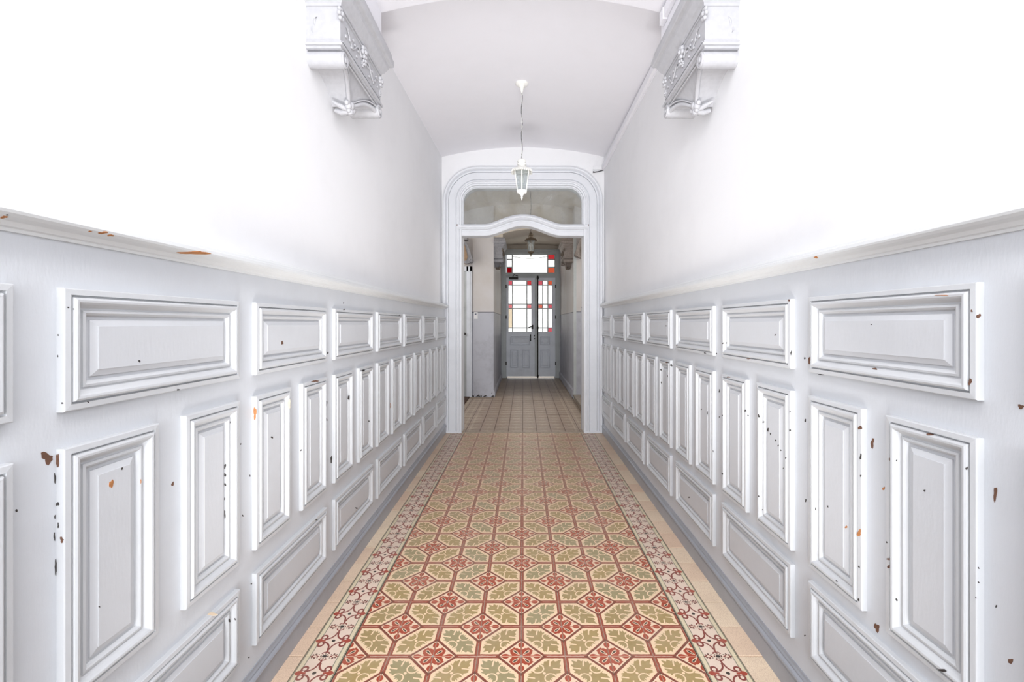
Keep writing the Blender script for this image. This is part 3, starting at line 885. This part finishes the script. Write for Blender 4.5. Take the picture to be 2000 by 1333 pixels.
bracket(-1, 1.07, YH-.37, 2.38, [M_TSTUC, M_SOOT], 'bracket', 'dark sooty scrolled bracket high on the right of the hall beside the frame')
# stair step at the right
b = MB(); b.box(.86, 1.9, 6.15, YH-.205, 0, .055); b.box(.845, 1.9, 6.135, YH-.205, .055, .075)
o = b.obj('step', M_STEP); tag(o, 'low stone step at the right edge of the hall floor', 'step')
b = MB(); b.box(-2.2, -.93, 6.6, YH-.03, 0, .012)
o = b.obj('doormat', simple('mat_brown', (74, 52, 40), .9, var=.1, scale=90)); tag(o, 'dark brown doormat on the floor before the left side door', 'doormat')

# ------------------------------------------------------------------ street door
s = (YD-.06)/885.0
def PX(px): return (px-CX)*s
def PZ(py): return H+(CY-py)*s
d2 = empty('door_2', (PX(1037), YD, 0)); tag(d2, 'grey double street door with white and red glass panes and fanlight', 'door', 'structure')
yf = YD-.06
b = MB(); b.box(XC0, PX(988), yf+.01, YD+.1, 0, PZ(495)); b.box(PX(1086), XC1, yf+.01, YD+.1, 0, PZ(495)); b.box(XC0, XC1, yf+.01, YD+.1, PZ(495), 3.3)
o = b.obj('wall_street', M_HCEIL); tag(o, 'cream end wall around the street door', 'wall', 'structure')
b = MB()
b.box(PX(979), PX(988.5), yf-.03, yf+.05, 0, PZ(490)); b.box(PX(1084.5), PX(1094), yf-.03, yf+.05, 0, PZ(490))
b.box(PX(979), PX(1094), yf-.04, yf+.05, PZ(496.5), PZ(488)); b.box(PX(977), PX(1096), yf-.06, yf+.02, PZ(491), PZ(488))
b.box(PX(988), PX(1085), yf-.02, yf+.05, PZ(543), PZ(533)); b.box(PX(988), PX(1085), yf-.045, yf+.0, PZ(538.5), PZ(535))
b.box(PX(981.5), PX(984.5), yf-.042, yf-.03, 0, PZ(490)); b.box(PX(1088.5), PX(1091), yf-.042, yf-.03, 0, PZ(490))
b.box(PX(986), PX(990.8), yf+.037, yf+.06, 0, PZ(533)); b.box(PX(1083), PX(1087), yf+.037, yf+.06, 0, PZ(533))
b.box(PX(988), PX(1085), yf+.037, yf+.06, PZ(545), PZ(533))
rel(b, 'door_frame', M_DFRM, d2)
b = MB(); b.box(PX(1095.5), PX(1098.5), yf-.05, yf-.01, 0, PZ(482)); rel(b, 'casing_board', M_HALL, d2)
MM = {'w': M_PCLEAR, 'r': M_PRED, 'p': M_PPINK, 'o': M_PORA, 'a': M_PAMB, 'c': M_PCOR}
def glazing(xs, zs, cols, parent, y, hw=.009):
    b = MB()
    for k, x in enumerate(xs):
        if 0 < k < len(xs)-1: b.box(PX(x)-hw, PX(x)+hw, y-.012, y+.012, PZ(zs[-1]), PZ(zs[0]))
    for k, z in enumerate(zs):
        if 0 < k < len(zs)-1: b.box(PX(xs[0]), PX(xs[-1]), y-.010, y+.010, PZ(z)-hw, PZ(z)+hw)
    b.obj('glazing_bars', M_DFRM, parent, (-d2.location.x, -d2.location.y, 0))
    for r in range(len(zs)-1):
        for c in range(len(xs)-1):
            q = MB(); q.box(PX(xs[c]), PX(xs[c+1]), y-.002, y+.002, PZ(zs[r+1]), PZ(zs[r]))
            q.obj('pane', MM[cols[r][c]], parent, (-d2.location.x, -d2.location.y, 0))
def leaf(x0, x1, gx0, gx1, xs, cols, lower):
    zs = [549, 557.3, 594.5, 603, 640.8, 648.5]
    b = MB(); y0, y1 = yf-.005, yf+.035
    zt, zb = PZ(543), PZ(735.5)
    b.box(PX(x0), PX(gx0), y0, y1, zb, zt); b.box(PX(gx1), PX(x1), y0, y1, zb, zt)
    b.box(PX(gx0), PX(gx1), y0, y1, PZ(zs[0]), zt); b.box(PX(gx0), PX(gx1), y0, y1, zb, PZ(zs[-1]))
    lf = b.obj('door_leaf', M_DOOR, d2, tuple(-v for v in d2.location))
    b = MB()
    for (a, c, t, u) in lower:
        X0_, X1_, Z0_, Z1_ = PX(a), PX(c), PZ(u), PZ(t)
        def rg(d, y): return [(X0_+d, y, Z0_+d), (X1_-d, y, Z0_+d), (X1_-d, y, Z1_-d), (X0_+d, y, Z1_-d)]
        q = MB(); q.rings([rg(0, y0), rg(0, y0-.016), rg(.014, y0-.020), rg(.024, y0-.004), rg(.045, y0-.002), rg(.060, y0-.012)], True, False, True)
        q.obj('panel', M_DOOR, lf)
    zz = MB()
    glazing_parent = lf
    b2 = MB(); hw = .012
    for k, x in enumerate(xs):
        if 0 < k < len(xs)-1: b2.box(PX(x)-hw, PX(x)+hw, y0-.004, y0+.022, PZ(zs[-1]), PZ(zs[0]))
    for k, z in enumerate(zs):
        if 0 < k < len(zs)-1: b2.box(PX(xs[0]), PX(xs[-1]), y0-.002, y0+.020, PZ(z)-hw, PZ(z)+hw)
    b2.obj('glazing_bars', M_DFRM, lf)
    for r in range(5):
        for c in range(3):
            q = MB(); q.box(PX(xs[c]), PX(xs[c+1]), y0+.008, y0+.012, PZ(zs[r+1]), PZ(zs[r]))
            q.obj('pane', MM[cols[r][c]], lf)
    return lf
lf1 = leaf(988.8, 1045.5, 993.5, 1037.5, [993.5, 1001, 1029, 1037.5], ['pwc', 'www', 'cwc', 'aww', 'www'],
     [(996, 1035.5, 657, 674.5), (996, 1012.5, 682.5, 719.5), (1019.5, 1035.5, 682.5, 719.5)])
lf2 = leaf(1050.2, 1084.8, 1051.8, 1077.8, [1051.8, 1060, 1070, 1077.8], ['pwo', 'www', 'owp', 'www', 'wwp'],
     [(1054.5, 1074.5, 657, 674.5), (1054.5, 1074.5, 682.5, 719.5)])
b = MB(); b.box(PX(1044.5), PX(1049.4), yf-.022, yf+.030, PZ(735.5), PZ(543)); b.box(PX(1046), PX(1048), yf-.032, yf-.02, PZ(735.5), PZ(543)); rel(b, 'meeting_stile', M_DFRM, d2)
# fanlight
fl = MB(); fl.box(PX(988.5), PX(1084.5), yf+.000, yf+.03, PZ(498), PZ(496)); fl = rel(fl, 'fanlight', M_DFRM, d2)
zs = [498, 507.3, 522.5, 533]
b = MB(); hw = .013
for x in (1000.5, 1069.8): b.box(PX(x)-hw, PX(x)+hw, yf-.006, yf+.02, PZ(533), PZ(498))
for z in (507.3, 522.5):
    b.box(PX(989), PX(1000.5), yf-.004, yf+.02, PZ(z)-hw, PZ(z)+hw); b.box(PX(1069.8), PX(1083.5), yf-.004, yf+.02, PZ(z)-hw, PZ(z)+hw)
b.box(PX(989), PX(990.8), yf-.004, yf+.02, PZ(533), PZ(498)); b.box(PX(1083), PX(1084.5), yf-.004, yf+.02, PZ(533), PZ(498))
b.obj('glazing_bars', M_DFRM, fl)
for x0, x1, z0, z1, c in ((989, 1000.5, 498, 507.3, 'w'), (989, 1000.5, 507.3, 522.5, 'w'), (989, 1000.5, 522.5, 533, 'r'), (1000.5, 1069.8, 498, 533, 'w'),
                        (1069.8, 1084, 498, 507.3, 'c'), (1069.8, 1084, 507.3, 522.5, 'w'), (1069.8, 1084, 522.5, 533, 'o')):
    q = MB(); q.box(PX(x0), PX(x1), yf+.008, yf+.012, PZ(z1), PZ(z0)); q.obj('pane', MM[c], fl)
b = MB(); pts = [(PX(1000.5+69.3*i/10), yf+.022, PZ(501+4*math.sin(PI*i/10))) for i in range(11)]; b.tube(pts, .006, 6); b.obj('sagging_wire', M_CABLE, fl)
# ironwork
b = MB(); b.tube([(PX(1050.2), yf-.03, PZ(736)), (PX(1050.2), yf-.03, PZ(541))], .014, 8)
for z, r in ((543, .034), (641, .03), (735, .03)): b.ball((PX(1050.2), yf-.03, PZ(z)), r*.8, .02, r*1.6, 8)
rel(b, 'bolt_rod', M_IRON, d2)
b = MB(); b.box(PX(994.5), PX(1012), yf-.07, yf-.005, PZ(546.5), PZ(542)); b.tube([(PX(1001), yf-.06, PZ(543)), (PX(1004), yf-.11, PZ(537.5)), (PX(1011), yf-.06, PZ(540))], .010, 6); rel(b, 'door_closer', M_IRON, d2)
b = MB(); b.tube([(PX(1040), yf-.05, PZ(638)), (PX(1036), yf-.06, PZ(638.5)), (PX(1031.5), yf-.055, PZ(640.5))], .011, 6); b.box(PX(1039), PX(1041.5), yf-.02, yf-.004, PZ(643), PZ(635)); rel(b, 'door_handle', M_IRON, d2)
b = MB(); b.tube([(PX(1036.5), yf-.01, PZ(654)), (PX(1036.5), yf-.05, PZ(655)), (PX(1036.5), yf-.05, PZ(665)), (PX(1036.5), yf-.01, PZ(666))], .011, 6)
b.ball((PX(1044), yf-.03, PZ(662)), .014, .012, .02, 6); b.ball((PX(1043.5), yf-.03, PZ(656)), .01, .012, .03, 6); rel(b, 'pull_handle', M_IRON, d2)
# hinges
b = MB()
for z in (560, 620, 710):
    for x in (988.6, 1085): b.lathe((PX(x), yf-.035, PZ(z)-.04), [(.012, 0), (.012, .08)], 8)
rel(b, 'hinge', M_DARK, d2)
# pavement outside the door
b = MB(); b.box(-3, 3, 11.0, 15, -.12, -.01); o = b.obj('ground', M_PAVE); tag(o, 'pale street paving outside beyond the door', 'ground', 'structure')
b = MB(); b.box(-3, 3, -9.0, YB, -.12, -.01); o = b.obj('ground', M_PAVE); tag(o, 'pale paving outside the near entrance', 'ground', 'structure')

# ------------------------------------------------------------------ chipped paint on the wainscot
def build_bvh(geo):
    V = []; Fc = []
    for mb, loc in geo:
        o = len(V); V += [(v[0]+loc[0], v[1]+loc[1], v[2]+loc[2]) for v in mb.v]; Fc += [tuple(i+o for i in f) for f in mb.f]
    return BVHTree.FromPolygons(V, Fc)
CH_L = [  # px, py, width, height, colour (w wood, b brown, d dark)
 (200, 455, 22, 5, 'w'), (216, 460, 14, 5, 'w'), (176, 452, 8, 3, 'w'), (380, 494, 60, 9, 'w'), (8, 424, 16, 6, 'w'), (14, 420, 6, 3, 'd'),
 (92, 895, 26, 26, 'b'), (112, 900, 9, 40, 'b'), (107, 935, 3, 26, 'd'), (113, 985, 7, 9, 'd'), (107, 1010, 3, 8, 'd'), (114, 1027, 3, 12, 'd'), (121, 1055, 8, 12, 'b'),
 (109, 1108, 5, 44, 'd'), (106, 1048, 3, 20, 'd'), (217, 946, 9, 20, 'w'), (238, 916, 4, 6, 'd'), (337, 946, 6, 9, 'b'), (439, 912, 5, 11, 'd'), (439, 928, 5, 10, 'd'), (440, 947, 4, 7, 'd'),
 (439, 975, 3, 6, 'd'), (439, 1005, 4, 22, 'd'), (32, 998, 6, 6, 'd'), (275, 941, 3, 9, 'w'), (194, 1186, 3, 4, 'd'), (448, 1213, 4, 8, 'd'), (459, 1210, 3, 6, 'd'), (410, 1200, 38, 6, 'o'), 
 (498, 808, 8, 26, 'w'), (564, 790, 9, 18, 'o'), (551, 670, 6, 8, 'b'), (531, 855, 5, 5, 'd'), (616, 745, 14, 5, 'b'), (638, 788, 3, 12, 'd'), (638, 820, 3, 8, 'd'), (647, 897, 5, 16, 'd'),
 (682, 777, 8, 9, 'd'), (672, 605, 4, 3, 'd'), (671, 592, 2, 4, 'd'), (720, 823, 4, 5, 'd'), (660, 737, 10, 6, 'b'), (710, 724, 8, 4, 'd'), (763, 793, 3, 10, 'w'), (640, 690, 4, 5, 'd'), (272, 706, 6, 5, 'd'),
 (133, 601, 4, 4, 'd'), (144, 604, 3, 3, 'd'), (122, 788, 4, 5, 'd'), (172, 786, 4, 3, 'd'), (348, 762, 8, 3, 'd'), (114, 655, 2, 5, 'd'), (113, 696, 2, 5, 'd'), (449, 825, 3, 5, 'd'),
 (618, 1016, 5, 3, 'd'), (696, 993, 5, 4, 'd'), (588, 880, 3, 5, 'd'), (470, 868, 2, 5, 'd'), (474, 1008, 4, 5, 'd'), (488, 930, 2, 6, 'd'), (491, 1141, 3, 4, 'd'), (486, 1285, 3, 4, 'd'), (780, 616, 2, 3, 'd')]
CH_R = [
 (1911, 618, 9, 10, 'b'), (1898, 608, 4, 8, 'b'), (1581, 704, 6, 14, 'b'), (1709, 721, 9, 6, 'b'), (1895, 746, 7, 17, 'b'), (1605, 732, 12, 4, 'd'), (1840, 577, 28, 2, 'w'), (1702, 634, 3, 3, 'd'),
 (1994, 795, 12, 12, 'b'), (1680, 836, 8, 9, 'b'), (1704, 866, 8, 22, 'b'), (1681, 893, 4, 12, 'd'), (1944, 965, 9, 30, 'b'), (1816, 849, 16, 5, 'b'), (1738, 898, 7, 7, 'b'), (1726, 955, 5, 9, 'w'),
 (1751, 900, 3, 4, 'd'), (1678, 1042, 10, 16, 'w'), (1888, 915, 5, 8, 'd'), (1806, 959, 5, 4, 'd'), (1713, 1227, 12, 20, 'b'), (1974, 1292, 10, 16, 'b'), (1736, 1093, 9, 5, 'b'), (1736, 1108, 9, 6, 'b'),
 (1751, 1172, 5, 7, 'd'), (1732, 1060, 3, 5, 'd'), (1911, 1110, 4, 4, 'd'), (1911, 1138, 4, 4, 'd'), (1906, 1168, 3, 4, 'd'), (1840, 1310, 22, 6, 'd'), (1678, 1108, 4, 5, 'd'), (1634, 1136, 5, 4, 'd'),
 (1677, 1172, 4, 6, 'd'), (1593, 995, 3, 8, 'd'), (1574, 978, 3, 8, 'd'), (1617, 990, 2, 6, 'd'), (1653, 1030, 6, 6, 'w'), (1681, 930, 3, 5, 'd'), (1573, 822, 3, 8, 'd'), (1946, 1185, 3, 7, 'd'),
 (1541, 587, 5, 5, 'b'), (1545, 690, 3, 10, 'd'), (1462, 701, 8, 3, 'b'), (1514, 655, 3, 4, 'd'), (1423, 737, 8, 3, 'b'), (1412, 671, 3, 4, 'd'), (1419, 670, 3, 4, 'd'), (1572, 700, 3, 6, 'd'),
 (1482, 813, 4, 9, 'd'), (1500, 840, 4, 7, 'd'), (1505, 848, 3, 5, 'd'), (1515, 861, 3, 5, 'd'), (1520, 871, 3, 5, 'd'), (1525, 880, 3, 4, 'd'), (1491, 825, 3, 4, 'd'), (1456, 803, 4, 6, 'd'), (1461, 812, 3, 4, 'd'),
 (1382, 808, 3, 10, 'd'), (1370, 800, 3, 3, 'd'), (1405, 764, 3, 7, 'd'), (1405, 815, 2, 4, 'd'), (1411, 812, 2, 4, 'd'), (1393, 882, 2, 5, 'd'), (1543, 841, 3, 6, 'd'), (1535, 895, 3, 4, 'd'), (1543, 805, 2, 4, 'd'),
 (1411, 926, 4, 4, 'd'), (1482, 970, 4, 4, 'd'), (1311, 714, 5, 6, 'd'), (1303, 708, 8, 3, 'b'), (1291, 723, 4, 4, 'd'), (1292, 748, 4, 5, 'd'), (1304, 735, 2, 5, 'd'), (1301, 637, 4, 2, 'd'),
 (1322, 673, 2, 8, 'd'), (1377, 690, 5, 3, 'd'), (1399, 691, 3, 5, 'd'), (1267, 664, 2, 6, 'd'), (1594, 503, 10, 5, 'w'), (1572, 1242, 3, 4, 'd'), (1490, 996, 3, 4, 'd'), (1346, 972, 4, 3, 'd'), (1530, 915, 2, 4, 'd')]
cm = [M_WOOD, M_BROWN, M_DARK, simple('pale_primer', (226, 204, 176), .7)]
def chips(lst, geo, wl):
    tree = build_bvh(geo); b = MB(); rnd = random.Random(11)
    O = Vector((0, 0, H))
    for px, py, w_, h_, k in lst:
        d = Vector(((px-CX)/F, 1, (CY-py)/F)).normalized()
        hit, nrm, _, _ = tree.ray_cast(O, d)
        if hit is None: continue
        if nrm.dot(d) > 0: nrm = -nrm
        if abs(nrm.dot(d)) < .12: continue
        n = 18 if max(w_, h_) > 8 else 9; pts = []; f1, f2 = rnd.uniform(0, 6.28), rnd.uniform(0, 6.28)
        for i in range(n):
            t = 2*PI*i/n; rr = .5*(.78+.2*math.sin(2*t+f1)+.14*math.sin(3*t+f2)+rnd.uniform(-.14, .14))
            dd = Vector(((px+w_*rr*math.cos(t)-CX)/F, 1, (CY-py-h_*rr*math.sin(t))/F))
            kk = (hit-O).dot(nrm)/dd.dot(nrm)
            pts.append(O+dd*kk+nrm*.0007)
        pts2 = [q-nrm*.0014 for q in pts]
        mi = {'w': 0, 'b': 1, 'd': 2, 'o': 3}[k]
        b.rings([pts2, pts], True, False, True, mi)
    o = b.obj('paint_chips', cm, wl); o['kind'] = 'stuff'; o['label'] = 'brown and dark spots where the paint has flaked off'
chips(CH_L, geo_l, wall_l); chips(CH_R, geo_r, wall_r)
